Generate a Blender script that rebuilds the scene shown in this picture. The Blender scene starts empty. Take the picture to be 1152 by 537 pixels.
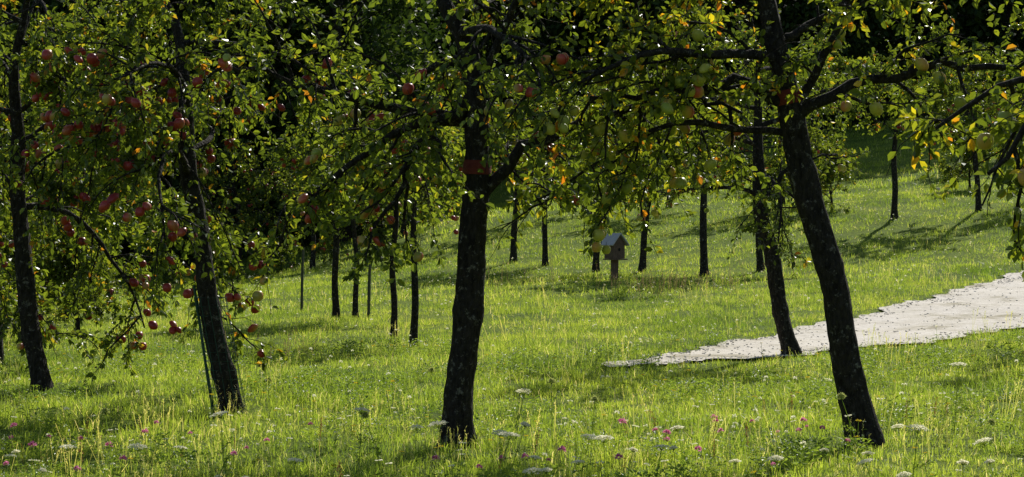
import bpy, math, numpy as np
from mathutils import Vector
R = np.random.default_rng(11)
scene = bpy.context.scene
scene.view_settings.view_transform = 'Standard'
scene.view_settings.look = 'None'
scene.view_settings.exposure = 0

# ------------------------------------------------------------------ mesh buffer
class MB:
    def __init__(s): s.v=[]; s.q=[]; s.r=[]; s.m=[]; s.n=0
    def add(s, v, q, rnd=0.5, mat=0):
        v=np.asarray(v,float).reshape(-1,3); q=np.asarray(q,int).reshape(-1,4)
        s.v.append(v); s.q.append(q+s.n); s.n+=len(v)
        s.r.append(np.broadcast_to(np.asarray(rnd,float),(len(v),)).copy())
        s.m.append(np.full(len(q),mat))
    def mesh(s, name, mats, smooth=True):
        me=bpy.data.meshes.new(name)
        v=np.concatenate(s.v); q=np.concatenate(s.q); r=np.concatenate(s.r); m=np.concatenate(s.m)
        me.vertices.add(len(v)); me.vertices.foreach_set('co', v.astype(np.float32).ravel())
        me.loops.add(len(q)*4); me.loops.foreach_set('vertex_index', q.astype(np.int32).ravel())
        me.polygons.add(len(q)); me.polygons.foreach_set('loop_start', (np.arange(len(q))*4).astype(np.int32))
        me.polygons.foreach_set('loop_total', np.full(len(q),4,np.int32))
        me.polygons.foreach_set('material_index', m.astype(np.int32))
        me.polygons.foreach_set('use_smooth', np.full(len(q),smooth))
        for mm in mats: me.materials.append(mm)
        a=me.attributes.new('rnd','FLOAT','POINT'); a.data.foreach_set('value', r.astype(np.float32))
        me.update(calc_edges=True)
        return me

def link(name, data, loc=(0,0,0), rot=(0,0,0), scale=(1,1,1), parent=None):
    o=bpy.data.objects.new(name, data); o.location=loc; o.rotation_euler=rot; o.scale=scale
    scene.collection.objects.link(o)
    if parent: o.parent=parent
    return o

# ------------------------------------------------------------------ materials
def newmat(name):
    m=bpy.data.materials.new(name); m.use_nodes=True
    nt=m.node_tree; nt.nodes.clear()
    return m, nt, nt.nodes, nt.links
def ramp(N, stops, interp='LINEAR'):
    r=N.new('ShaderNodeValToRGB'); cr=r.color_ramp; cr.interpolation=interp
    cr.elements[0].position=stops[0][0]; cr.elements[0].color=(*stops[0][1],1)
    cr.elements[1].position=stops[-1][0]; cr.elements[1].color=(*stops[-1][1],1)
    for p,c in stops[1:-1]:
        e=cr.elements.new(p); e.color=(*c,1)
    return r
def noise(N,L,scale,detail=4,vec=None,rough=0.6):
    n=N.new('ShaderNodeTexNoise'); n.inputs['Scale'].default_value=scale
    n.inputs['Detail'].default_value=detail; n.inputs['Roughness'].default_value=rough
    if vec is not None: L.new(vec, n.inputs['Vector'])
    return n
def leafmat(name, stops, trans=0.4, tboost=(1.5,1.5,0.7), rough=0.45, spec=0.4, patch=None, patch_scale=0.35):
    m,nt,N,L=newmat(name)
    at=N.new('ShaderNodeAttribute'); at.attribute_name='rnd'
    cr=ramp(N,stops); L.new(at.outputs['Fac'],cr.inputs[0]); col=cr.outputs[0]
    if patch:
        g=N.new('ShaderNodeNewGeometry')
        n=noise(N,L,patch_scale,5,g.outputs['Position'])
        pr=ramp(N,[(0.3,patch[0]),(0.5,(1,1,1)),(0.72,patch[1])]); L.new(n.outputs['Fac'],pr.inputs[0])
        mx=N.new('ShaderNodeMixRGB'); mx.blend_type='MULTIPLY'; mx.inputs[0].default_value=1
        L.new(col,mx.inputs[1]); L.new(pr.outputs[0],mx.inputs[2]); col=mx.outputs[0]
    p=N.new('ShaderNodeBsdfPrincipled'); p.inputs['Roughness'].default_value=rough
    p.inputs['Specular IOR Level'].default_value=spec
    L.new(col,p.inputs['Base Color'])
    tb=N.new('ShaderNodeMixRGB'); tb.blend_type='MULTIPLY'; tb.inputs[0].default_value=1
    L.new(col,tb.inputs[1]); tb.inputs[2].default_value=(*tboost,1)
    t=N.new('ShaderNodeBsdfTranslucent'); L.new(tb.outputs[0],t.inputs['Color'])
    mix=N.new('ShaderNodeMixShader'); mix.inputs[0].default_value=trans
    L.new(p.outputs[0],mix.inputs[1]); L.new(t.outputs[0],mix.inputs[2])
    o=N.new('ShaderNodeOutputMaterial'); L.new(mix.outputs[0],o.inputs[0])
    return m
def barkmat(name, a, b, lichen=(0.2,0.2,0.155)):
    m,nt,N,L=newmat(name)
    tc=N.new('ShaderNodeTexCoord'); mp=N.new('ShaderNodeMapping'); mp.inputs['Scale'].default_value=(1,1,0.4)
    L.new(tc.outputs['Object'],mp.inputs[0])
    n=noise(N,L,30,6,mp.outputs[0],0.75); v=N.new('ShaderNodeTexVoronoi'); v.inputs['Scale'].default_value=38
    L.new(mp.outputs[0],v.inputs['Vector'])
    cr=ramp(N,[(0.35,a),(0.65,b)]); L.new(n.outputs['Fac'],cr.inputs[0])
    n2=noise(N,L,17,6,tc.outputs['Object'],0.8); lr=ramp(N,[(0.565,(0,0,0)),(0.63,(1,1,1))]); L.new(n2.outputs['Fac'],lr.inputs[0])
    mx=N.new('ShaderNodeMixRGB'); L.new(lr.outputs[0],mx.inputs[0]); L.new(cr.outputs[0],mx.inputs[1]); mx.inputs[2].default_value=(*lichen,1)
    bsum=N.new('ShaderNodeMath'); bsum.operation='ADD'; L.new(n.outputs['Fac'],bsum.inputs[0]); L.new(v.outputs['Distance'],bsum.inputs[1])
    bp=N.new('ShaderNodeBump'); bp.inputs['Strength'].default_value=1.0; bp.inputs['Distance'].default_value=0.035
    L.new(bsum.outputs[0],bp.inputs['Height'])
    p=N.new('ShaderNodeBsdfPrincipled'); p.inputs['Roughness'].default_value=0.95; p.inputs['Specular IOR Level'].default_value=0.15
    L.new(mx.outputs[0],p.inputs['Base Color']); L.new(bp.outputs[0],p.inputs['Normal'])
    o=N.new('ShaderNodeOutputMaterial'); L.new(p.outputs[0],o.inputs[0]); return m
def plain(name, stops, rough=0.6, scale=20, spec=0.3, use_rnd=False, bump=0.0):
    m,nt,N,L=newmat(name)
    cr=ramp(N,stops)
    if use_rnd:
        at=N.new('ShaderNodeAttribute'); at.attribute_name='rnd'; L.new(at.outputs['Fac'],cr.inputs[0])
    p=N.new('ShaderNodeBsdfPrincipled'); p.inputs['Roughness'].default_value=rough; p.inputs['Specular IOR Level'].default_value=spec
    if not use_rnd or bump:
        tc=N.new('ShaderNodeTexCoord'); n=noise(N,L,scale,6,tc.outputs['Object'],0.7)
        if not use_rnd: L.new(n.outputs['Fac'],cr.inputs[0])
        if bump:
            b=N.new('ShaderNodeBump'); b.inputs['Strength'].default_value=bump; b.inputs['Distance'].default_value=0.02
            L.new(n.outputs['Fac'],b.inputs['Height']); L.new(b.outputs[0],p.inputs['Normal'])
    L.new(cr.outputs[0],p.inputs['Base Color'])
    o=N.new('ShaderNodeOutputMaterial'); L.new(p.outputs[0],o.inputs[0]); return m

M_leaf = leafmat('apple_leaf',[(0,(0.04,0.062,0.014)),(0.5,(0.10,0.145,0.024)),(0.86,(0.175,0.22,0.03)),(0.95,(0.32,0.29,0.03)),(1,(0.32,0.14,0.02))],0.52,(2.35,2.15,.8),rough=0.36,spec=0.55)
M_leafY= leafmat('apple_leaf_autumn',[(0,(0.05,0.08,0.014)),(0.5,(0.12,0.16,0.022)),(0.76,(0.22,0.25,0.03)),(0.86,(0.47,0.41,0.03)),(1,(0.46,0.16,0.02))],0.52,(2.2,2.05,.75),rough=0.36,spec=0.55)
M_leafD= leafmat('forest_leaf',[(0,(0.014,0.03,0.008)),(0.7,(0.045,0.075,0.016)),(1,(0.09,0.125,0.022))],0.35,rough=0.6,spec=0.2)
M_bark = barkmat('apple_bark',(0.013,0.011,0.009),(0.055,0.047,0.038),(0.21,0.2,0.16))
M_red  = plain('apple_red',[(0,(0.22,0.014,0.012)),(0.6,(0.38,0.04,0.028)),(0.8,(0.42,0.12,0.04)),(1,(0.42,0.32,0.07))],0.38,use_rnd=True,spec=0.45)
M_mixa = plain('apple_blush',[(0,(0.34,0.03,0.02)),(0.35,(0.48,0.09,0.04)),(0.55,(0.45,0.3,0.06)),(1,(0.30,0.34,0.05))],0.38,use_rnd=True,spec=0.45)
M_yel  = plain('apple_yellow',[(0,(0.28,0.33,0.045)),(0.6,(0.48,0.43,0.06)),(0.85,(0.54,0.3,0.06)),(1,(0.5,0.1,0.05))],0.45,use_rnd=True,spec=0.35)
M_band = plain('red_band',[(0.3,(0.11,0.016,0.012)),(0.7,(0.2,0.04,0.028))],0.8,30,bump=.6)
M_grass= leafmat('grass_blade',[(0,(0.14,0.21,0.026)),(0.5,(0.26,0.36,0.048)),(0.88,(0.37,0.46,0.075)),(0.94,(0.50,0.50,0.17)),(1,(0.64,0.58,0.34))],0.6,(1.8,1.68,1.05),0.5,0.45,
                 patch=((0.45,0.56,0.55),(1.3,1.18,1.25)),patch_scale=.5)
M_weed = leafmat('meadow_weed',[(0,(0.09,0.16,0.025)),(1,(0.24,0.33,0.06))],0.5,(1.8,1.7,.8))
M_white= leafmat('umbel_white',[(0,(0.88,0.86,0.66)),(1,(0.95,0.92,0.78))],0.6,(1.05,1.04,.95),0.7,0.1)
M_umbg = leafmat('umbel_green',[(0,(0.32,0.38,0.1)),(1,(0.56,0.57,0.26))],0.5,(1.3,1.3,1),0.7,0.1)
M_pink = leafmat('clover_pink',[(0,(0.62,0.16,0.32)),(1,(0.9,0.45,0.58))],0.5,(1.1,1,1.1),0.7,0.1)
M_yelf = leafmat('yellow_petal',[(0,(0.65,0.48,0.03)),(1,(0.8,0.65,0.05))],0.45,(1.1,1.1,1),0.7,0.1)
M_dock = leafmat('red_sorrel',[(0,(0.16,0.06,0.03)),(1,(0.32,0.17,0.07))],0.4,(1.5,1.2,1),0.7,0.1)
M_dry  = leafmat('dry_stem',[(0,(0.2,0.15,0.07)),(1,(0.42,0.33,0.18))],0.4,(1.3,1.2,1),0.7,0.1)

# ------------------------------------------------------------------ terrain
CP=np.array([
(0,0,-1.6),(-7,2,-1.62),(7,2,-1.55),(0,8,-1.55),(-5,9,-1.56),(5,9,-1.5),
(-.39,15,-1.47),(2.43,14.5,-1.45),(-2.27,17,-1.41),(-4.26,19,-1.38),(3.18,24,-1.29),(-1.25,27,-1.39),
(-1.63,29,-1.35),(-2.45,33,-1.29),(-2.8,33,-1.27),(.02,50,-.57),(.77,48,-.65),(1.84,46,-.72),(2.71,44,-.73),
(3.83,42,-.78),(5.1,43,-.68),(9.1,50,.49),(11.1,50,.72),(1.92,40,-.78),(-7.6,60,-1.27),(-12,45,-1.4),(-15,60,-1.3),
(-6,38,-1.33),(1.16,22.2,-1.36),(3.73,24.4,-1.3),(5,25.5,-1.25),(6.8,27.9,-1.2),(3.88,28.4,-1.2),(5.5,30.8,-1.02),
(7.3,34.5,-.83),(9.3,38.4,-.6),(14.6,60,1.75),(16,75,3.3),(5.9,62,1.1),(.66,65,1.0),(-4.45,60,-.43),(-2,62,.4),
(0,90,3.2),(15,92,5),(-10,80,-.6),(-25,80,-1),(-20,50,-1.5),(30,60,4),(25,30,.6),(12,20,-1.1),(-12,20,-1.5),
(32,100,8),(-32,100,0.2),(-25,20,-1.8),(25,5,-1.1),(-25,0,-1.9),(14,36,-.35),(20,42,.5)],float)
def tps(r): 
    r=np.maximum(r,1e-6); return r*r*np.log(r)
_k=len(CP); _d=np.hypot(CP[:,None,0]-CP[None,:,0],CP[:,None,1]-CP[None,:,1])/20
_A=np.zeros((_k+3,_k+3)); _A[:_k,:_k]=tps(_d)+np.eye(_k)*0.02; _A[:_k,_k]=1; _A[:_k,_k+1]=CP[:,0]/20; _A[:_k,_k+2]=CP[:,1]/20
_A[_k:,:_k]=_A[:_k,_k:].T
_w=np.linalg.solve(_A,np.concatenate([CP[:,2],[0,0,0]]))
def sstep(t): t=np.clip(t,0,1); return t*t*(3-2*t)
def G(x,y):
    x=np.atleast_1d(np.asarray(x,float)); y=np.atleast_1d(np.asarray(y,float))
    xc=np.clip(x,-35,35); yc=np.clip(y,-5,105); out=np.zeros(x.shape)
    for i in range(_k):
        d2=((xc-CP[i,0])**2+(yc-CP[i,1])**2)/400+1e-9
        out+=_w[i]*.5*d2*np.log(d2)
    out+=_w[_k]+_w[_k+1]*xc/20+_w[_k+2]*yc/20
    out+=38*sstep((y-95)/170)
    out+=0.018*np.sin(x*2.1+y*.7)*np.sin(y*1.7-x*.5)+0.03*np.sin(x*.8-y*.45)
    return out
def g1(x,y): return float(G(x,y)[0])
xs=np.concatenate([-np.geomspace(400,22,16),np.arange(-20,24,.35),np.geomspace(26,400,16)])
ys=np.concatenate([-np.geomspace(200,2,10),np.arange(0,60,.35),np.arange(60,110,.8),np.geomspace(112,600,24)])
XX,YY=np.meshgrid(xs,ys); ZZ=G(XX.ravel(),YY.ravel())
nx,ny=len(xs),len(ys); idx=np.arange(nx*ny).reshape(ny,nx)
q=np.stack([idx[:-1,:-1],idx[:-1,1:],idx[1:,1:],idx[1:,:-1]],-1).reshape(-1,4)
mb=MB(); mb.add(np.stack([XX.ravel(),YY.ravel(),ZZ],1),q)
m,nt,N,L=newmat('meadow_ground')
g=N.new('ShaderNodeNewGeometry')
n1=noise(N,L,0.5,6,g.outputs['Position']); n2=noise(N,L,14,6,g.outputs['Position'],0.75)
c1=ramp(N,[(0.3,(0.06,0.10,0.014)),(0.5,(0.14,0.2,0.026)),(0.7,(0.23,0.3,0.05))]); L.new(n2.outputs['Fac'],c1.inputs[0])
c2=ramp(N,[(0.35,(0.7,0.75,0.7)),(0.65,(1.3,1.2,1.1))]); L.new(n1.outputs['Fac'],c2.inputs[0])
mx=N.new('ShaderNodeMixRGB'); mx.blend_type='MULTIPLY'; mx.inputs[0].default_value=1; L.new(c1.outputs[0],mx.inputs[1]); L.new(c2.outputs[0],mx.inputs[2])
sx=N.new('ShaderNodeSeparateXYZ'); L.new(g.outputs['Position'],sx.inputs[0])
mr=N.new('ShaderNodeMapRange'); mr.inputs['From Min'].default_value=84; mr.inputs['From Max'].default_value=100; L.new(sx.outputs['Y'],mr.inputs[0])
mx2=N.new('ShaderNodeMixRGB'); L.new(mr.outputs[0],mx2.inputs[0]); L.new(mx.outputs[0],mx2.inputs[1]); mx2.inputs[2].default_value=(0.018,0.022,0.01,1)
bp=N.new('ShaderNodeBump'); bp.inputs['Strength'].default_value=0.8; bp.inputs['Distance'].default_value=0.08; L.new(n2.outputs['Fac'],bp.inputs['Height'])
p=N.new('ShaderNodeBsdfPrincipled'); p.inputs['Roughness'].default_value=1; p.inputs['Specular IOR Level'].default_value=0.1
L.new(mx2.outputs[0],p.inputs['Base Color']); L.new(bp.outputs[0],p.inputs['Normal'])
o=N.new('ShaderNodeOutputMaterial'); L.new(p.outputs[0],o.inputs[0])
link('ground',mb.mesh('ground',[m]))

# ------------------------------------------------------------------ gravel path
near=np.array([(0.9,21.9),(1.6,22.4),(2.4,23.1),(3.73,24.4),(5,25.5),(6.8,27.9),(9.5,31),(14,36),(22,43)],float)
far =np.array([(0.95,22.3),(1.5,23.3),(2.1,24.4),(2.9,26.1),(4.1,28.4),(5.7,31.2),(7.5,34.6),(9.4,38.2),(20,49)],float)
def resamp(P,n):
    P=np.asarray(P,float); d=np.r_[0,np.cumsum(np.linalg.norm(np.diff(P,axis=0),axis=1))]; t=np.linspace(0,d[-1],n)
    return np.stack([np.interp(t,d,P[:,k]) for k in range(P.shape[1])],1)
NP=200
A=resamp(near,NP); B=resamp(far,NP); W=16
s_=np.arange(NP)
def wob(ph): return (.07*np.sin(s_*.9+ph)+.1*np.sin(s_*.31+ph*2)+.05*np.sin(s_*1.7+ph*3)+R.normal(0,.03,NP))[:,None]
A=A+wob(1)*np.array([.6,-.8]); B=B+wob(2.3)*np.array([.6,-.8])
tt=np.linspace(0,1,W)
P=A[:,None,:]*(1-tt)[None,:,None]+B[:,None,:]*tt[None,:,None]
pz=G(P[...,0].ravel(),P[...,1].ravel())+0.03
ids=np.arange(NP*W).reshape(NP,W)
q=np.stack([ids[:-1,:-1],ids[1:,:-1],ids[1:,1:],ids[:-1,1:]],-1).reshape(-1,4)
mb=MB(); mb.add(np.concatenate([P.reshape(-1,2),pz[:,None]],1),q)
m,nt,N,L=newmat('gravel')
g=N.new('ShaderNodeNewGeometry'); n1=noise(N,L,1.1,8,g.outputs['Position'],.75); n2=noise(N,L,9,8,g.outputs['Position'],0.85)
c1=ramp(N,[(0.3,(0.34,0.30,0.25)),(0.45,(0.60,0.55,0.48)),(0.6,(0.72,0.67,0.60)),(0.75,(0.82,0.78,0.72))]); L.new(n2.outputs['Fac'],c1.inputs[0])
c2=ramp(N,[(0.36,(0.5,0.47,0.34)),(0.46,(0.92,0.9,0.84)),(0.65,(1.05,1.04,1.02))]); L.new(n1.outputs['Fac'],c2.inputs[0])
mx=N.new('ShaderNodeMixRGB'); mx.blend_type='MULTIPLY'; mx.inputs[0].default_value=1; L.new(c1.outputs[0],mx.inputs[1]); L.new(c2.outputs[0],mx.inputs[2])
bp=N.new('ShaderNodeBump'); bp.inputs['Strength'].default_value=.45; bp.inputs['Distance'].default_value=0.025; L.new(n2.outputs['Fac'],bp.inputs['Height'])
p=N.new('ShaderNodeBsdfPrincipled'); p.inputs['Roughness'].default_value=0.95
L.new(mx.outputs[0],p.inputs['Base Color']); L.new(bp.outputs[0],p.inputs['Normal'])
o=N.new('ShaderNodeOutputMaterial'); L.new(p.outputs[0],o.inputs[0])
link('gravel_path',mb.mesh('gravel_path',[m]))
POLYS=np.concatenate([A[::5],B[::-5]])
def inpoly(x,y,P=POLYS):
    c=np.zeros(len(x),bool); j=len(P)-1
    for i in range(len(P)):
        xi,yi=P[i]; xj,yj=P[j]
        t=((yi>y)!=(yj>y))&(x<(xj-xi)*(y-yi)/(yj-yi+1e-12)+xi); c^=t; j=i
    return c
# loose stones on the path
n=2600; kk=R.integers(5,150,n); u_=R.uniform(0,1,n)
u_=np.where(R.uniform(0,1,n)<.6,np.where(u_<.5,u_*.22,1-(1-u_)*.22),u_)
c=A[kk]*(1-u_)[:,None]+B[kk]*u_[:,None]+R.normal(0,.06,(n,2)); sz=R.uniform(.005,.014,n)*R.uniform(.6,1.3,n)
base=np.array([(x,y,z) for z in(-1,1) for x,y in((-1,-1),(1,-1),(1,1),(-1,1))],float)
v=base[None]*sz[:,None,None]*np.array([1,1,.5])*R.uniform(.55,1.1,(n,8,1)); v+=np.stack([c[:,0],c[:,1],G(c[:,0],c[:,1])+.033],1)[:,None,:]
q=np.arange(n)[:,None,None]*8+np.array([(0,3,2,1),(4,5,6,7),(0,1,5,4),(1,2,6,5),(2,3,7,6),(3,0,4,7)])[None]
M_stone=plain('stones',[(0,(0.3,0.27,0.23)),(1,(0.65,0.62,0.57))],.9,use_rnd=True)
mb=MB(); mb.add(v.reshape(-1,3),q.reshape(-1,4),np.repeat(R.uniform(0,1,n),8)); link('path_stones',mb.mesh('path_stones',[M_stone],False))

# ------------------------------------------------------------------ scatter (instanced on points)
def scatter(name, pts, rot, scl, sources):
    me=bpy.data.meshes.new(name); n=len(pts)
    me.vertices.add(n); me.vertices.foreach_set('co',np.asarray(pts,np.float32).ravel())
    a=me.attributes.new('rot','FLOAT_VECTOR','POINT'); a.data.foreach_set('vector',np.asarray(rot,np.float32).ravel())
    a=me.attributes.new('scl','FLOAT','POINT'); a.data.foreach_set('value',np.asarray(scl,np.float32))
    a=me.attributes.new('idx','INT','POINT'); a.data.foreach_set('value',R.integers(0,len(sources),n).astype(np.int32))
    col=bpy.data.collections.new(name+'_parts')
    for s in sources: col.objects.link(s)
    ob=link(name,me)
    ng=bpy.data.node_groups.new(name+'_nodes','GeometryNodeTree')
    ng.interface.new_socket(name='Geometry',in_out='INPUT',socket_type='NodeSocketGeometry')
    ng.interface.new_socket(name='Geometry',in_out='OUTPUT',socket_type='NodeSocketGeometry')
    NN=ng.nodes; LL=ng.links
    gi=NN.new('NodeGroupInput'); go=NN.new('NodeGroupOutput')
    ip=NN.new('GeometryNodeInstanceOnPoints'); ci=NN.new('GeometryNodeCollectionInfo')
    ci.inputs['Collection'].default_value=col; ci.inputs['Separate Children'].default_value=True; ci.inputs['Reset Children'].default_value=True
    def na(nm,t):
        x=NN.new('GeometryNodeInputNamedAttribute'); x.data_type=t; x.inputs['Name'].default_value=nm; return x.outputs[0]
    LL.new(gi.outputs[0],ip.inputs['Points']); LL.new(ci.outputs[0],ip.inputs['Instance'])
    ip.inputs['Pick Instance'].default_value=True
    LL.new(na('idx','INT'),ip.inputs['Instance Index']); LL.new(na('rot','FLOAT_VECTOR'),ip.inputs['Rotation']); LL.new(na('scl','FLOAT'),ip.inputs['Scale'])
    LL.new(ip.outputs[0],go.inputs[0])
    md=ob.modifiers.new('scatter','NODES'); md.node_group=ng
    return ob
def srcobj(name,me): return bpy.data.objects.new(name,me)
def unit(v): return v/np.maximum(np.linalg.norm(v,axis=-1,keepdims=True),1e-9)

# ------------------------------------------------------------------ meadow grass, real blades grown in tufts
def band(y0,y1,dens,side=1.5,slope=.29):
    w1=slope*y1+side; n=int((y1-y0)*2*w1*dens)
    x=R.uniform(-w1,w1,n); y=R.uniform(y0,y1,n); k=np.abs(x)<slope*y+side
    return x[k],y[k]
def field(x,y,f=1.): return .5+.25*np.sin(x*1.3*f+1.7*np.sin(y*.6*f))+.25*np.sin(y*.9*f-1.1*x*f+2)
def fine(x,y): return .5+.2*np.sin(x*3.7+2.1*np.sin(y*2.3))+.17*np.sin(y*4.3-2.9*x+1)+.13*np.sin(x*7.1+y*5.7)
def grow_grass(mb,y0,y1,tufts,bpt,h0,w,spread,two):
    tx,ty=band(y0,y1,tufts); k=~inpoly(tx,ty); tx,ty=tx[k],ty[k]
    f=field(tx,ty)*.6+fine(tx,ty)*.6
    th=h0*(.4+.85*f)*R.uniform(.65,1.3,len(tx)); tc=R.normal(0,.15,len(tx))-.14*(f-.5)
    cnt=R.poisson(bpt,len(tx)); ti=np.repeat(np.arange(len(tx)),cnt); n=len(ti)
    x=tx[ti]+R.normal(0,spread,n); y=ty[ti]+R.normal(0,spread,n)
    if y1<70:
        k=~(inpoly(x,y)&(R.uniform(0,1,n)>.15)); ti,x,y=ti[k],x[k],y[k]; n=len(ti)
    z=G(x,y)-.01; b=np.stack([x,y,z],1)
    h=th[ti]*R.uniform(.45,1.15,n); long_=R.uniform(0,1,n)<.012; h[long_]*=1.7
    la=np.arctan2(y-ty[ti],x-tx[ti])+R.normal(0,.8,n); ln=np.abs(R.normal(0,.7,n))
    ld=np.stack([np.cos(la),np.sin(la),np.zeros(n)],1)
    sa=R.uniform(0,np.pi,n); ww=w*R.uniform(.6,1.3,n); ww[long_]*=.55
    sd=np.stack([np.cos(sa),np.sin(sa),np.zeros(n)],1)*ww[:,None]; up=np.array([0,0,1.])
    c=np.clip(R.normal(.4,.22,n)+tc[ti],0,.93); c[long_]=R.uniform(.9,1,long_.sum()); dry=R.uniform(0,1,n)<.045; c[dry]=R.uniform(.92,1,dry.sum())
    tip=b+up*(h*(1-.3*np.minimum(ln,1.8)))[:,None]+ld*(h*ln)[:,None]
    if two:
        mid=b+up*(h*.6)[:,None]+ld*(h*ln*.35)[:,None]
        v=np.stack([b-sd*.5,b+sd*.5,mid+sd*.45,mid-sd*.45,tip+sd*.08,tip-sd*.08],1)
        k=np.arange(n)[:,None]*6; q=np.concatenate([k+[0,1,2,3],k+[3,2,4,5]]); mb.add(v.reshape(-1,3),q,np.repeat(c,6))
    else:
        v=np.stack([b-sd*.5,b+sd*.5,tip+sd*.15,tip-sd*.15],1); k=np.arange(n)[:,None]*4
        mb.add(v.reshape(-1,3),k+[0,1,2,3],np.repeat(c,4))
mb=MB()
grow_grass(mb,9,13.5,50,22,.125,.005,.05,True)
grow_grass(mb,13.5,21,48,24,.10,.0055,.055,True)
grow_grass(mb,21,36,24,24,.095,.008,.075,False)
grow_grass(mb,36,60,9,22,.105,.013,.12,False)
grow_grass(mb,60,92,3,20,.14,.025,.2,False)
link('meadow_grass',mb.mesh('meadow_grass',[M_grass],False))

tall=[]
for i in range(5):
    mb=MB()
    for s in range(7):  # seed stalks
        a=R.uniform(0,6.28); x,y=.1*np.cos(a),.1*np.sin(a); h=R.uniform(.18,.36); lx,ly=R.normal(0,.05,2)
        w=.0014
        mb.add([(x-w,y,0),(x+w,y,0),(x+lx+w,y+ly,h),(x+lx-w,y+ly,h)],[(0,1,2,3)],.93)
        for k in range(8):
            t=1-.035*k; c=np.array([x+lx*t,y+ly*t,h*t]); d=R.normal(0,.006,3)
            mb.add([c,c+d+(.003,0,.004),c+d*1.5+(0,0,.012),c+d+(-.003,0,.004)],[(0,1,2,3)],R.uniform(.9,1))
    tall.append(srcobj('seed_stalks',mb.mesh('seed_stalks',[M_grass],False)))
x,y=band(8,17,3); x2,y2=band(17,40,.8); x=np.r_[x,x2];y=np.r_[y,y2]
k=(field(x,y,1.7)>.4)&~inpoly(x,y); x,y=x[k],y[k]; n=len(x)
scatter('grass_seed_stalks',np.stack([x,y,G(x,y)],1),np.stack([R.normal(0,.1,n),R.normal(0,.1,n),R.uniform(0,6.28,n)],1),R.uniform(.6,1.1,n),tall)

def leafcards(mb,pos,d,nr,Lg,Wd,rnd,mat=0,fold=.18):
    n=len(pos); d=unit(d); s=unit(np.cross(d,nr)); nr=np.cross(s,d)
    Lg=np.broadcast_to(Lg,(n,))[:,None]; Wd=np.broadcast_to(Wd,(n,))[:,None]
    f=nr*Wd*fold
    v=np.stack([pos,pos+d*Lg*.3+s*Wd*.45+f,pos+d*Lg*.68+s*Wd*.42+f,pos+d*Lg-nr*Lg*.12,pos+d*Lg*.68-s*Wd*.42+f,pos+d*Lg*.3-s*Wd*.45+f],1)
    k=np.arange(n)[:,None]*6
    q=np.concatenate([k+[0,1,2,3],k+[0,3,4,5]])
    mb.add(v.reshape(-1,3),q,np.repeat(rnd,6),mat)
weeds=[]
for i in range(4):
    mb=MB(); n=60
    a=R.uniform(0,6.28,n); rr=.13*np.sqrt(R.uniform(0,1,n)); h=R.uniform(.03,.16,n)
    pos=np.stack([rr*np.cos(a),rr*np.sin(a),h],1); d=np.stack([np.cos(a),np.sin(a),R.uniform(-.2,.8,n)],1)
    leafcards(mb,pos,d,np.tile([0,0,1.],(n,1))+R.normal(0,.3,(n,3)),R.uniform(.02,.05,n),R.uniform(.012,.025,n),R.uniform(0,1,n))
    for j in range(0,n,3):
        x0,y0,z0=pos[j]; mb.add([(x0*.5-.001,y0*.5,0),(x0*.5+.001,y0*.5,0),(x0+.001,y0,z0),(x0-.001,y0,z0)],[(0,1,2,3)],.3)
    weeds.append(srcobj('meadow_weed',mb.mesh('meadow_weed',[M_weed],False)))
x,y=band(8,26,6); k=(field(x+5,y,1.3)>.5)&~inpoly(x,y); x,y=x[k],y[k]; n=len(x)
scatter('meadow_weeds',np.stack([x,y,G(x,y)],1),np.stack([np.zeros(n),np.zeros(n),R.uniform(0,6.28,n)],1),R.uniform(.6,1.1,n),weeds)
def flower(mat,rad,h,npet,ball):
    mb=MB(); w=.0016
    mb.add([(-w,0,0),(w,0,0),(w,0,h),(-w,0,h)],[(0,1,2,3)],.4,0); mb.add([(0,-w,0),(0,w,0),(0,w,h),(0,-w,h)],[(0,1,2,3)],.4,0)
    d=R.normal(0,1,(npet,3)); d=unit(d)
    if ball: d[:,2]=np.abs(d[:,2])*1.1-.2
    else: d[:,2]=R.uniform(0,.25,npet)
    pos=np.tile([0,0,h],(npet,1))+d*rad*.35
    leafcards(mb,pos,d,R.normal(0,1,(npet,3))+[0,0,1.5],rad*.75,rad*.35,R.uniform(0,1,npet),1)
    n=5; a=R.uniform(0,6.28,n); dd=np.stack([np.cos(a),np.sin(a),R.uniform(0,.6,n)],1)
    leafcards(mb,np.stack([np.zeros(n),np.zeros(n),R.uniform(.02,h*.7,n)],1),dd,np.tile([0,0,1.],(n,1)),.04,.015,R.uniform(0,1,n),0)
    return mb.mesh('flower',[M_weed,mat],False)
def scat_fl(name,mat,rad,hs,npet,ball,y0,y1,de,thr,off):
    src=[srcobj(name+'_bloom',flower(mat,rad,h,npet,ball)) for h in hs]
    x,y=band(y0,y1,de); k=(field(x+off,y-off,1.4)>thr)&~inpoly(x,y); x,y=x[k],y[k]; n=len(x)
    scatter(name,np.stack([x,y,G(x,y)],1),np.stack([R.normal(0,.15,n),R.normal(0,.15,n),R.uniform(0,6.28,n)],1),R.uniform(.6,1.25,n),src)
scat_fl('red_clover',M_pink,.024,(.16,.22,.3),44,True,11.5,15,3.2,.45,3)
scat_fl('yellow_hawkbit',M_yelf,.017,(.14,.2),18,False,11,24,2.6,.5,9)
scat_fl('white_clover',M_white,.017,(.11,.15,.2),22,True,13,60,2.8,.45,6)
scat_fl('daisy_patch',M_white,.019,(.15,.22),16,False,11,16,7,.38,1)
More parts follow.
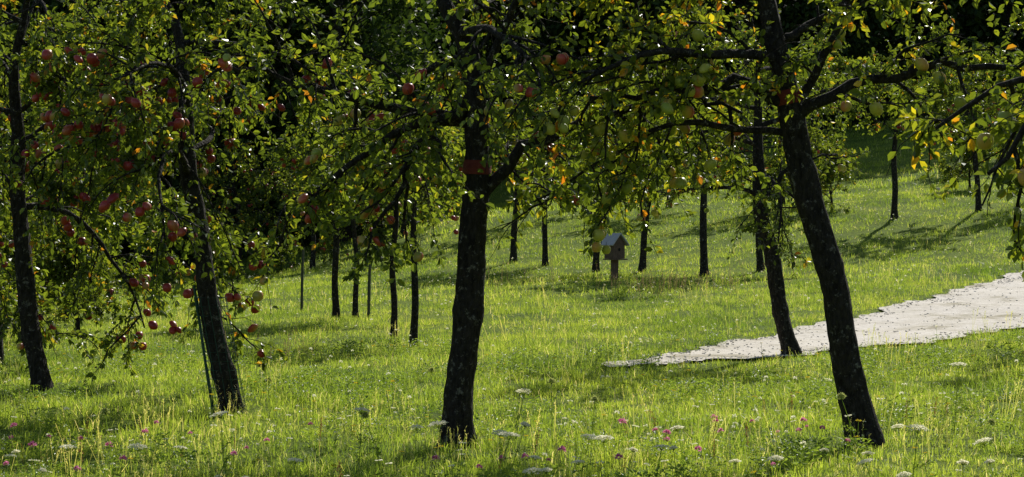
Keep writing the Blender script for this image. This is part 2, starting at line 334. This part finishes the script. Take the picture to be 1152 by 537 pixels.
# reddish sorrel seed spikes
def spike(mat,h,nn,nm):
    mb=MB(); w=.0016; lx=R.normal(0,.03)
    mb.add([(-w,0,0),(w,0,0),(lx+w,0,h),(lx-w,0,h)],[(0,1,2,3)],.5)
    n=nn; t=R.uniform(.45,1,n); pos=np.stack([lx*t,0*t,h*t],1)+R.normal(0,.006,(n,3))
    leafcards(mb,pos,R.normal(0,1,(n,3)),R.normal(0,1,(n,3)),.010,.007,R.uniform(0,1,n)); return srcobj(nm,mb.mesh(nm,[mat],False))
so=[spike(M_dock,R.uniform(.2,.32),46,'sorrel_spike') for _ in range(4)]
x,y=band(11,16,1.6); k=field(x-4,y,1.2)>.5; x,y=x[k],y[k]; n=len(x)
scatter('red_sorrel',np.stack([x,y,G(x,y)],1),np.stack([R.normal(0,.12,n),R.normal(0,.12,n),R.uniform(0,6.28,n)],1),R.uniform(.6,1.1,n),so)
dr=[spike(M_dry,R.uniform(.35,.6),60,'dry_stalk') for _ in range(4)]
ctr=[(2.5,35.5,.5,60),(-.6,36,.4,16),(3.6,33,.4,22),(1.0,37,.5,18),(5.2,36.5,.5,20),(-2.6,22,.3,10)]
xy=np.concatenate([np.stack([R.normal(a,s,k),R.normal(b,s*.8,k)],1) for a,b,s,k in ctr]); n=len(xy)
scatter('dry_weed_clump',np.stack([xy[:,0],xy[:,1],G(xy[:,0],xy[:,1])],1),np.stack([R.normal(0,.15,n),R.normal(0,.15,n),R.uniform(0,6.28,n)],1),R.uniform(.6,1.2,n),dr)

# wild carrot
def carrot(h,rad,closed):
    mb=MB(); w=.0025; bx,by=R.normal(0,.03,2)
    def stick(p0,p1,w0,w1,r=.4):
        p0=np.array(p0,float);p1=np.array(p1,float)
        for ax in ((1,0,0),(0,1,0)):
            ax=np.array(ax,float); mb.add([p0-ax*w0,p0+ax*w0,p1+ax*w1,p1-ax*w1],[(0,1,2,3)],r,0)
    top=np.array([bx,by,h]); stick((0,0,-.02),(bx*.4,by*.4,h*.5),.003,.0025); stick((bx*.4,by*.4,h*.5),top,.0025,.002)
    nray=26
    for i in range(nray):
        a=i*2.399; rr=np.sqrt((i+.5)/nray)*rad
        if closed:
            d=unit(np.array([np.cos(a)*rr/rad,np.sin(a)*rr/rad,(1-(rr/rad)**2)*1.6-.15])); e=top+d*rad*.62+(0,0,rad*.35)
        else: e=top+np.array([np.cos(a)*rr,np.sin(a)*rr,rad*.42+.014*(1-(rr/rad)**2)+R.normal(0,.001)])
        stick(top,e,.0008,.0006,.6)
        n=12; b=R.uniform(0,6.28,n); r2=rad*.19*np.sqrt(R.uniform(0,1,n))
        if closed: pos=e+R.normal(0,rad*.13,(n,3))
        else: pos=e+np.stack([r2*np.cos(b),r2*np.sin(b),R.uniform(0,.004,n)],1)
        leafcards(mb,pos,R.normal(0,1,(n,3))*[1,1,.4],R.normal(0,.35,(n,3))+[0,0,1],.008,.007,R.uniform(.2,1,n),1)
    for j in range(3): # feathery leaves
        a=R.uniform(0,6.28); d=np.array([np.cos(a),np.sin(a),.6]); z=h*(.15+.2*j)
        for k in range(9):
            b=np.array([0,0,z])+d*(.012*k); n=4
            leafcards(mb,np.tile(b,(n,1)),R.normal(0,1,(n,3))+d,np.tile([0,0,1.],(n,1))+R.normal(0,.2,(n,3)),.025,.005,R.uniform(0,1,n),0)
    return mb.mesh('wild_carrot',[M_weed,M_umbg if closed else M_white],False)
open_=[carrot(.36,.045,False),carrot(.42,.052,False),carrot(.30,.036,False),carrot(.4,.048,False),carrot(.33,.027,False)]
clos_=[carrot(.42,.034,True),carrot(.36,.03,True)]
FL=[(-2.47,11.8),(-2.04,11.3),(-2.01,12.2),(-2.92,12.5),(-1.43,11.2),(-.98,13.4),(-.59,12.7),(.02,14.8),(-.03,12.7),(.21,11.0),(.18,10.6),
(.36,11.1),(.76,11.4),(.95,11.9),(1.23,11.4),(2.39,12.7),(2.15,11.4),(3.13,14.9),(2.33,10.9),(2.02,10.5),(1.94,10.9),(-.07,12.1),(-.13,11.1),(.62,11.9),(1.4,10.8),(-2.9,12.2),(-1.2,11.2),
(2.9,12.1),(2.6,11.2),(-3.6,12.6),(3.6,12.4),(.5,11.0),(.35,11.6),(1.75,11.9),(2.0,11.7),(2.75,11.6),(-.35,11.7),(-1.7,12.6),(-2.6,11.4),(1.05,12.6),(.1,11.5)]
for i,(x,y) in enumerate(FL):
    o=link('wild_carrot',open_[(i*3)%5],(x,y,g1(x,y)),(R.normal(-.05,.14),R.normal(0,.16),R.uniform(-.6,.6)),[R.uniform(.7,1.12)]*3)
for i,(x,y) in enumerate([(-2.44,12.9),(-.83,13.5),(.28,14.6),(.52,13.9),(2.18,13),(2.74,12.7),(-.68,16.1)]):
    link('wild_carrot_seed_head',clos_[i%2],(x,y,g1(x,y)),(R.normal(0,.08),R.normal(0,.1),R.uniform(0,6.28)),[R.uniform(.95,1.2)]*3)

# ------------------------------------------------------------------ apple trees
def tube(mb,P,r,sides,rough=0.,rnd=.5,mat=0):
    P=np.asarray(P,float); r=np.asarray(r,float); k=len(P)
    t=unit(np.gradient(P,axis=0)); md=unit(P[-1]-P[0]); ref=np.eye(3)[np.argmin(np.abs(md))]
    u=unit(np.cross(t,ref)); w=np.cross(t,u)
    a=np.linspace(0,2*np.pi,sides,endpoint=False)
    rr=r[:,None]*np.ones((1,sides))
    if rough: 
        ph=R.uniform(0,6.28,4); hh=np.arange(k)[:,None]
        rr=rr*(1+rough*(np.sin(a*2+ph[0]+hh*.23)+.7*np.sin(a*3+ph[1]-hh*.35)+.5*np.sin(a*5+ph[2]+hh*.5))+R.normal(0,rough*.6,(k,sides)))
    v=P[:,None,:]+rr[...,None]*(np.cos(a)[None,:,None]*u[:,None,:]+np.sin(a)[None,:,None]*w[:,None,:])
    i=np.arange(k*sides).reshape(k,sides); j=np.roll(i,-1,axis=1)
    q=np.stack([i[:-1],j[:-1],j[1:],i[1:]],-1).reshape(-1,4)
    mb.add(v.reshape(-1,3),q,rnd,mat)
def grow(p,d,Lg,n,bend,wob):
    pts=[np.array(p,float)]; d=unit(np.array(d,float)); s=Lg/n
    for i in range(n):
        d=unit(d+R.normal(0,wob,3)+np.array([0,0,bend*(.4+1.2*i/n)])); pts.append(pts[-1]+d*s)
    return np.array(pts)
def side_dir(d,ang):
    r=R.normal(0,1,3); r[2]*=.6; r=unit(r-d*np.dot(r,d)); return unit(d*math.cos(ang)+r*math.sin(ang))
def apple_mesh(mb,c,rad,rnd):
    ns=9; prof=[(.0,.78),(.28,.92),(.62,.86),(.92,.45),(1.0,0),(.9,-.5),(.6,-.86),(.25,-.95),(.0,-.84)]
    a=np.linspace(0,2*np.pi,ns,endpoint=False); tl=R.normal(0,.25,2)
    v=np.array([[(p*np.cos(b),p*np.sin(b),z) for b in a] for p,z in prof])*rad
    v[...,0]+=v[...,2]*tl[0]; v[...,1]+=v[...,2]*tl[1]
    i=np.arange(len(prof)*ns).reshape(len(prof),ns); j=np.roll(i,-1,axis=1)
    q=np.stack([i[:-1],i[1:],j[1:],j[:-1]],-1).reshape(-1,4)
    side=np.clip(rnd+.25*np.sin(a+R.uniform(0,6))[None,:]*np.ones((len(prof),1)),0,1)
    mb.add(v.reshape(-1,3)+c,q,side.ravel(),0)
    return [c+(0,0,rad*.75),c+(tl[0]*rad,tl[1]*rad,rad*1.6)]
def make_tree(trunk,rb,rt,height=4.0,fork=1.9,nl=9,n2=8,n3=7,nleaf=20,spread=2.1,droop=-.05,lsz=1.0,limbs=(),napple=30,apple_targets=(),elev=(.1,.7),band_h=None,leafy=None,detail=True,amat=None,asz=.036):
    wood,lf,ap=MB(),MB(),MB()
    T=resamp(trunk,44 if detail else 12)
    h=np.r_[0,np.cumsum(np.linalg.norm(np.diff(T,axis=0),axis=1))]; H=h[-1]
    T+=np.stack([.014*np.sin(h*5+R.uniform(0,6)),.014*np.sin(h*4+R.uniform(0,6)),0*h],1)
    r=rt+(rb-rt)*np.maximum(1-h/H,0)**.8+rb*.45*np.exp(-h/.10)
    if detail:
        for _ in range(5): r=r*(1+R.uniform(.05,.14)*np.exp(-((h-R.uniform(.3,H))/.05)**2))
    T[0,2]-=.08
    tube(wood,T,r,22 if detail else 9,.05 if detail else .03)
    lead=grow(T[-1],T[-1]-T[-4],max(height-T[-1][2],.4),8,0,.12)
    tube(wood,lead,np.linspace(rt,rt*.25,9),8)
    full=np.concatenate([T,lead[1:]])
    L1=[]
    for P0 in limbs: 
        Pp=resamp(P0,14); Pp[1:]+=R.normal(0,.02,(13,3)); L1.append((Pp,rt*.62))
    a0=R.uniform(0,6.28)
    for i in range(nl):
        z=fork+(height-fork-.25)*(i/nl)**1.0; j=int(np.argmin(np.abs(full[:,2]-z)))
        az=a0+i*2.4+R.normal(0,.25); el=R.uniform(*elev)
        ll=spread*R.uniform(.8,1.15)*(1-.45*(i/nl))
        L1.append((grow(full[j],(math.cos(az)*math.cos(el),math.sin(az)*math.cos(el),math.sin(el)),ll,12,droop,.14),rt*R.uniform(.34,.55)))
    tw=[]
    def twig(p,d,lg):
        P3=grow(p,d,lg,4,droop*2.2,.2); tube(wood,P3,np.linspace(.0045,.0018,5),3); tw.append(P3)
    for P1,r1 in L1:
        n=len(P1); tube(wood,P1,np.linspace(r1,r1*.22,n),7 if detail else 5,.04)
        for k in range(n2):
            t=.15+.85*(k+R.uniform(0,.9))/n2; t=min(t,.99); j=min(int(t*(n-1)),n-2); d=unit(P1[j+1]-P1[j]); p=P1[j]+(P1[j+1]-P1[j])*(t*(n-1)-j)
            P2=grow(p,side_dir(d,R.uniform(.6,1.25)),R.uniform(.45,1.0)*spread/2.1*(1.15-.5*t),7,droop*1.3,.16)
            tube(wood,P2,np.linspace(r1*.32,.005,8),5 if detail else 4)
            for m_ in range(n3):
                tt_=.12+.88*(m_+R.uniform(0,.9))/n3; jj=min(int(tt_*7),6); d2=unit(P2[jj+1]-P2[jj])
                twig(P2[jj],side_dir(d2,R.uniform(.4,1.2)) if m_<n3-1 else d2,R.uniform(.18,.48))
    TW=np.array(tw)
    nt_=len(TW); cnt=np.maximum(0,(nleaf*R.choice([.1,.6,1,1.2,1.7],nt_)*R.uniform(.7,1.3,nt_))).astype(int)
    ti=np.repeat(np.arange(nt_),cnt); n=len(ti); t=np.clip(np.round(R.uniform(.05,1,n)*9)/9+R.normal(0,.02,n),0,.999)*4
    j=t.astype(int); f=(t-j)[:,None]; pos=TW[ti,j]*(1-f)+TW[ti,j+1]*f; d=unit(TW[ti,j+1]-TW[ti,j])
    dd=unit(d*.6+unit(R.normal(0,1,(n,3)))*1.0+np.array([0,0,-.25])); nr=unit(R.normal(0,.75,(n,3))+np.array([0,0,.8]))
    pos=pos+dd*.012
    sz=R.uniform(.6,1.15,n)*.068*lsz
    rnd=np.clip(np.repeat(R.normal(.42,.18,nt_),cnt)+R.normal(0,.17,n),0,1); odd=R.uniform(0,1,n)<.03; rnd[odd]=R.uniform(.88,1,odd.sum())
    leafcards(lf,pos,dd,nr,sz,sz*R.uniform(.52,.68,n),rnd)
    ends=TW[:,3]
    cand=np.where(ends[:,2]<height*.72)[0]; ch=R.choice(cand,min(max(napple//2,1),len(cand)),replace=False)
    cs=[]
    for c in ch:
        for _ in range(R.integers(1,4)): cs.append(TW[c,R.integers(1,4)]+R.normal(0,.03,3)*[1,1,.2])
    for tg in apple_targets:
        tg=np.array(tg,float); cs.append(ends[np.argmin(np.linalg.norm(ends-tg,axis=1))])
    for c in cs:
        rad=asz*R.uniform(.8,1.15); s=apple_mesh(ap,c-np.array([0,0,rad*1.7]),rad,R.uniform(0,.85)); 
        tube(wood,np.array([s[0],c]),[.0018,.0018],3)
    lm=leafy or M_leaf
    out=[('trunk_and_limbs',wood.mesh('trunk_and_limbs',[M_bark])),('leaves',lf.mesh('leaves',[lm],False)),('apples',ap.mesh('apples',[amat or M_red]))]
    if band_h:
        b=MB(); j=int(np.argmin(np.abs(full[:,2]-band_h))); 
        rr=r[j] if j<len(r) else rt; dj=unit(full[j+1]-full[j-1])
        sg=full[j]+dj*np.linspace(-.05,.05,6)[:,None]
        tube(b,sg,np.array([1.08,1.14,1.11,1.13,1.1,1.07])*rr,22,.045)
        out.append(('marker_band',b.mesh('marker_band',[M_band])))
    return out
def place(parts,x,y,rz=0,s=1,name='apple_tree'):
    e=link(name,None,(x,y,g1(x,y)),(0,0,rz),(s,s,s)); e.empty_display_size=.3
    for nm,me in parts: link(nm,me,parent=e)
    return e

# near row
place(make_tree([(0,0,0),(.03,0,.5),(.08,0,1.1),(.14,0,1.7),(.13,0,2.0),(.12,.02,2.6)],.11,.08,4.0,2.1,8,8,7,13,2.0,-.05,
  limbs=[[(.16,0,1.78),(.36,-.02,2.02),(.55,-.08,2.16),(.95,-.2,2.32),(1.5,-.2,2.45),(2.0,-.3,2.4)],
         [(.12,0,2.3),(-.25,0,2.42),(-.6,.1,2.45),(-1.1,.1,2.58),(-1.7,.2,2.75)],
         [(.12,0,2.45),(-.15,-.2,2.3),(-.35,-.4,2.0),(-.42,-.5,1.6)]],
  napple=60,amat=M_mixa,asz=.038,apple_targets=[(.82,-.2,2.2),(.66,-.2,2.3),(-.15,-.2,2.35),(.5,-.3,2.35),(-.2,-.4,1.9),(-.3,-.4,1.5),(-.25,-.4,1.3)],band_h=2.02),-.39,15)
place(make_tree([(0,0,0),(-.1,0,.5),(-.2,0,1.0),(-.33,0,1.55),(-.45,0,2.0),(-.54,0,2.4),(-.62,0,2.8)],.105,.075,4.0,2.15,9,8,7,13,2.0,-.04,
  limbs=[[(-.5,0,2.25),(-.1,-.1,2.5),(.4,-.2,2.6),(.9,-.3,2.62),(1.4,-.3,2.5)],[(-.52,0,2.35),(-.9,-.1,2.5),(-1.3,-.2,2.42),(-1.9,-.3,2.35)]],
  napple=60,amat=M_yel,leafy=M_leafY,asz=.04,band_h=2.38,apple_targets=[(-.2,-.3,2.2),(-.95,-.3,1.9)]),2.43,14.5)
place(make_tree([(0,0,0),(-.1,0,.5),(-.2,0,1.1),(-.33,0,1.9),(-.36,0,2.4)],.085,.062,4.0,1.75,11,8,7,18,2.0,-.11,napple=180,asz=.039),-2.27,17)
place(make_tree([(0,0,0),(-.08,0,.6),(-.16,0,1.2),(-.2,0,1.9),(-.2,0,2.3)],.085,.062,4.0,1.65,11,8,7,18,2.1,-.12,napple=180,asz=.039),-4.26,19)
place(make_tree([(0,0,0),(-.1,0,.5),(-.22,0,1.1),(-.36,0,1.85),(-.38,0,2.2)],.095,.065,3.9,1.85,9,8,6,13,1.9,-.02,
  limbs=[[(-.34,0,1.75),(-.2,0,2.0),(.05,0,2.2),(.5,0,2.3)]],napple=30,amat=M_yel,asz=.04),3.18,24)
# nearer tree at the right, mostly outside the view
place(make_tree([(0,0,0),(-.05,0,1),(-.1,0,2.2)],.11,.07,3.8,1.8,9,8,7,13,2.1,-.055,limbs=[[(-.1,0,1.9),(-.5,.1,2.2),(-1.0,.2,2.35),(-1.5,.2,2.2),(-1.85,.2,1.8)],[(-.1,0,2.1),(-.5,.3,2.35),(-1.1,.6,2.45),(-1.6,.9,2.3),(-1.9,1.1,2.1)]],
  napple=44,amat=M_yel,leafy=M_leafY,asz=.04,apple_targets=[(-2.0,0,2.2)]),4.1,9.8)
# generic variants
GA=make_tree([(0,0,0),(.02,0,1),(.0,.02,2.2)],.075,.05,3.9,1.85,9,6,5,15,1.7,-.03,lsz=1.45,napple=25,detail=False)
GB=make_tree([(0,0,0),(-.1,0,1),(-.14,.02,2.2)],.075,.05,3.9,1.8,9,6,5,15,1.75,-.05,lsz=1.45,napple=25,detail=False,amat=M_mixa)
GC=make_tree([(0,0,0),(.03,0,1),(-.03,.02,1.9)],.08,.05,4.0,1.2,12,7,6,18,2.0,-.11,lsz=1.35,napple=70,detail=False,elev=(-.1,.6))
GY=make_tree([(0,0,0),(.01,0,1),(-.03,.02,2.0)],.05,.036,3.3,1.75,8,6,5,16,1.2,-.06,lsz=1.2,napple=24,detail=False)
GS=make_tree([(0,0,0),(.03,0,.3),(-.03,.02,.6)],.04,.03,1.9,.25,14,7,5,16,1.3,-.03,lsz=1.3,napple=1,detail=False,elev=(.1,1.1))
var={'A':GA,'B':GB,'C':GC,'Y':GY}
TL=[('Y',-1.25,27),('Y',-1.63,29),('Y',-2.45,33),('Y',-2.8,33.4),
('B',.02,50),('A',.77,48.6),('A',1.84,46),('B',2.71,44),('A',3.83,42),('B',5.1,43),('A',9.1,50),('B',11.1,50),
('A',13.6,52),('B',7.4,57.6),('A',4.5,60),('B',1.5,62),('A',9.6,67),('B',14,65),('A',-1.2,58),
('C',-5.9,24),('C',-7.6,28),('C',-6.0,21.5),('C',-9.3,31),('C',-7.6,36),('C',-10.5,41),('C',-9.5,48),('C',-12.5,52),
('C',-5.4,57),('C',-7.8,60),('C',-10.4,58),('C',-3.2,62),('C',-13.5,62),
('B',6.7,20.2),('A',7.6,25),('B',6.4,16)]
for t,x,y in TL: place(var[t],x,y,R.uniform(0,6.28),R.uniform(.9,1.12))
for x,y,s in [(8.2,54,.85),(7.0,56,.7),(12.4,57,.8),(15.8,66,1.0),(-6.2,30,.8),(-7.6,33,.95),(-8.2,40,.9),(-6.9,26,.7)]:
    place([GS[0],GS[1]],x,y,R.uniform(0,6.28),s,'hedge_shrub')

# ------------------------------------------------------------------ forest behind
def big_tree(seed,H,rad):
    mb=MB(); tube(mb,grow((0,0,-.3),(0,0,1),H*.9,10,0,.04),np.linspace(.25,.04,11),8,.03,mat=0)
    nc=120
    for i in range(nc):
        z=H*(.03+.95*(i+R.uniform())/nc); rr=rad*(math.sin(math.pi*min(max(z/H*.85+.13,0),1))**.6)*R.uniform(.35,1.1); a=R.uniform(0,6.28)
        c=np.array([rr*math.cos(a),rr*math.sin(a),z]); 
        tube(mb,np.array([[0,0,z*.9],c]),[.04,.012],3,mat=0)
        n=42; pos=c+R.normal(0,1,(n,3))*[.55,.55,.33]
        leafcards(mb,pos,R.normal(0,1,(n,3)),R.normal(0,.6,(n,3))+[0,0,1],R.uniform(.22,.42,n),R.uniform(.16,.28,n),np.clip(R.normal(.5,.2,n)+R.normal(0,.1),0,1),1)
    return srcobj('forest_tree',mb.mesh('forest_tree',[M_bark,M_leafD],False))
ft=[big_tree(1,13,3.0),big_tree(2,15,3.4),big_tree(3,11,3.2)]
pts=[]
for y0,x0,x1,st in [(67,-32,-5,3),(72,-34,-4,3.4),(79,-36,-4,3.8),(87,-38,-3,4),(90,2,40,4),(96,-44,46,4),(104,-50,52,4.4)]:
    x=x0
    while x<x1: pts.append((x+R.normal(0,.6),y0+R.normal(0,1.1))); x+=st*R.uniform(.8,1.2)
pts=np.array(pts); n=len(pts)
scatter('forest',np.stack([pts[:,0],pts[:,1],G(pts[:,0],pts[:,1])],1),np.stack([np.zeros(n),np.zeros(n),R.uniform(0,6.28,n)],1),R.uniform(.85,1.25,n),ft)

# ------------------------------------------------------------------ nest box on a post
M_wood=plain('weathered_wood',[(0.3,(0.09,0.055,0.035)),(0.7,(0.18,0.12,0.08))],.9,25,bump=.4)
M_roof=plain('roof_board',[(0.3,(0.38,0.36,0.34)),(0.7,(0.52,0.5,0.47))],.7,18)
M_hole=plain('dark_opening',[(0.3,(0.01,0.01,0.01)),(0.7,(0.015,0.012,0.01))],1)
def box(mb,c,s):
    c=np.array(c);s=np.array(s)/2; v=np.array([(x,y,z) for z in(-1,1) for x,y in((-1,-1),(1,-1),(1,1),(-1,1))])*s+c
    mb.add(v,[(0,3,2,1),(4,5,6,7),(0,1,5,4),(1,2,6,5),(2,3,7,6),(3,0,4,7)])
e=link('nest_box',None,(1.95,40,g1(1.95,40)),(0,0,math.radians(38)),(.95,.95,1.1))
def part(nm,fn,mat,bev=.004):
    mb=MB(); fn(mb); o=link(nm,mb.mesh(nm,[mat],False),parent=e)
    b=o.modifiers.new('bevel','BEVEL'); b.width=bev; b.segments=2; return o
part('post',lambda m:box(m,(0,0,.17),(.12,.1,.44)),M_wood)
part('box_body',lambda m:box(m,(0,0,.53),(.30,.28,.27)),M_wood)
part('base_board',lambda m:box(m,(0,-.02,.382),(.34,.36,.022)),M_wood)
def gable(m):
    for s in (-1,1):
        yy=s*.139
        m.add([(-.15,yy-.006,.667),(.15,yy-.006,.667),(.004,yy-.006,.80),(-.004,yy-.006,.80),(-.15,yy+.006,.667),(.15,yy+.006,.667),(.004,yy+.006,.80),(-.004,yy+.006,.80)],
          [(0,1,2,3),(7,6,5,4),(0,4,5,1),(1,5,6,2),(3,7,4,0)])
part('gable_ends',gable,M_wood,.001)
def roofs(m):
    for s in (-1,1):
        a=np.array([s*.215,0,.615]);b=np.array([-s*.004 if s>0 else 0,0,.82]); nrm=np.array([s*.205,0,.215])/.297*.022
        v=[]
        for y in(-.2,.2):
            for p_ in(a,b,b+nrm,a+nrm): v.append(p_+(0,y,0))
        m.add(v,[(0,1,2,3),(7,6,5,4),(0,4,5,1),(1,5,6,2),(2,6,7,3),(3,7,4,0)])
part('roof',roofs,M_roof,.002)
def hole(m):
    a=np.linspace(0,2*np.pi,17)[:-1]; c=np.array([0,-.144,.55])
    for i in range(0,16,2):
        p=[c]+[c+.03*np.array([math.cos(t),0,math.sin(t)]) for t in (a[i],a[i+1],a[(i+2)%16])]
        m.add(p,[(0,1,2,3)])
part('entrance_hole',hole,M_hole,.0)

# plastic trunk guards and stakes
M_net=plain('green_net',[(0.3,(0.02,0.06,0.04)),(0.7,(0.04,0.1,0.06))],.7)
def guard(x,y,h,r,lean):
    mb=MB(); n=12; hs=np.linspace(0,h,14); a=np.linspace(0,2*np.pi,n,endpoint=False)
    for t in a:
        tube(mb,[(r*math.cos(t),r*math.sin(t),0),(r*math.cos(t)+lean*h,r*math.sin(t),h)],[.003,.003],3)
    for z in hs:
        tube(mb,[(r*math.cos(t)+lean*z,r*math.sin(t),z) for t in np.linspace(0,2*np.pi,13)],[.0025]*13,3)
    tube(mb,[(-r,0,-.1),(-r+lean*h,0,h*1.1)],[.012,.012],6)
    link('tree_guard',mb.mesh('tree_guard',[M_net]),(x,y,g1(x,y)))
guard(-2.27,17.02,.95,.13,-.18)
M_stake=plain('weathered_stake',[(0.3,(0.05,0.055,0.035)),(0.7,(0.1,0.1,0.07))],.8)
for x,y,h in [(-2.25,33,1.0),(-3.6,36,1.1)]:
    mb=MB(); tube(mb,[(0,0,-.1),(.01,0,h*.5),(.03,0,h)],[.025,.025,.02],8,.03); link('tree_stake',mb.mesh('tree_stake',[M_stake]),(x,y,g1(x,y)))

# ------------------------------------------------------------------ light, sky, camera
az,el=math.radians(22),math.radians(38)
S=Vector((math.sin(az)*math.cos(el),math.cos(az)*math.cos(el),math.sin(el)))
ld=bpy.data.lights.new('sun','SUN'); ld.energy=5.0; ld.angle=math.radians(.5); ld.color=(1,.965,.88)
lo=link('sun',ld,S*60); lo.rotation_euler=(-S).to_track_quat('-Z','Y').to_euler()
w=bpy.data.worlds.new('World'); scene.world=w; w.use_nodes=True; nt=w.node_tree
sky=nt.nodes.new('ShaderNodeTexSky'); sky.sky_type='NISHITA'; sky.sun_disc=False; sky.sun_elevation=el; sky.sun_rotation=az
bg=nt.nodes['Background']; bg.inputs[1].default_value=.10; nt.links.new(sky.outputs[0],bg.inputs[0])
cd=bpy.data.cameras.new('camera'); cd.lens=74; cd.sensor_width=36; cd.clip_end=2000; cd.clip_start=.1
co=link('camera',cd,(0,0,0),(math.radians(90),0,0)); scene.camera=co
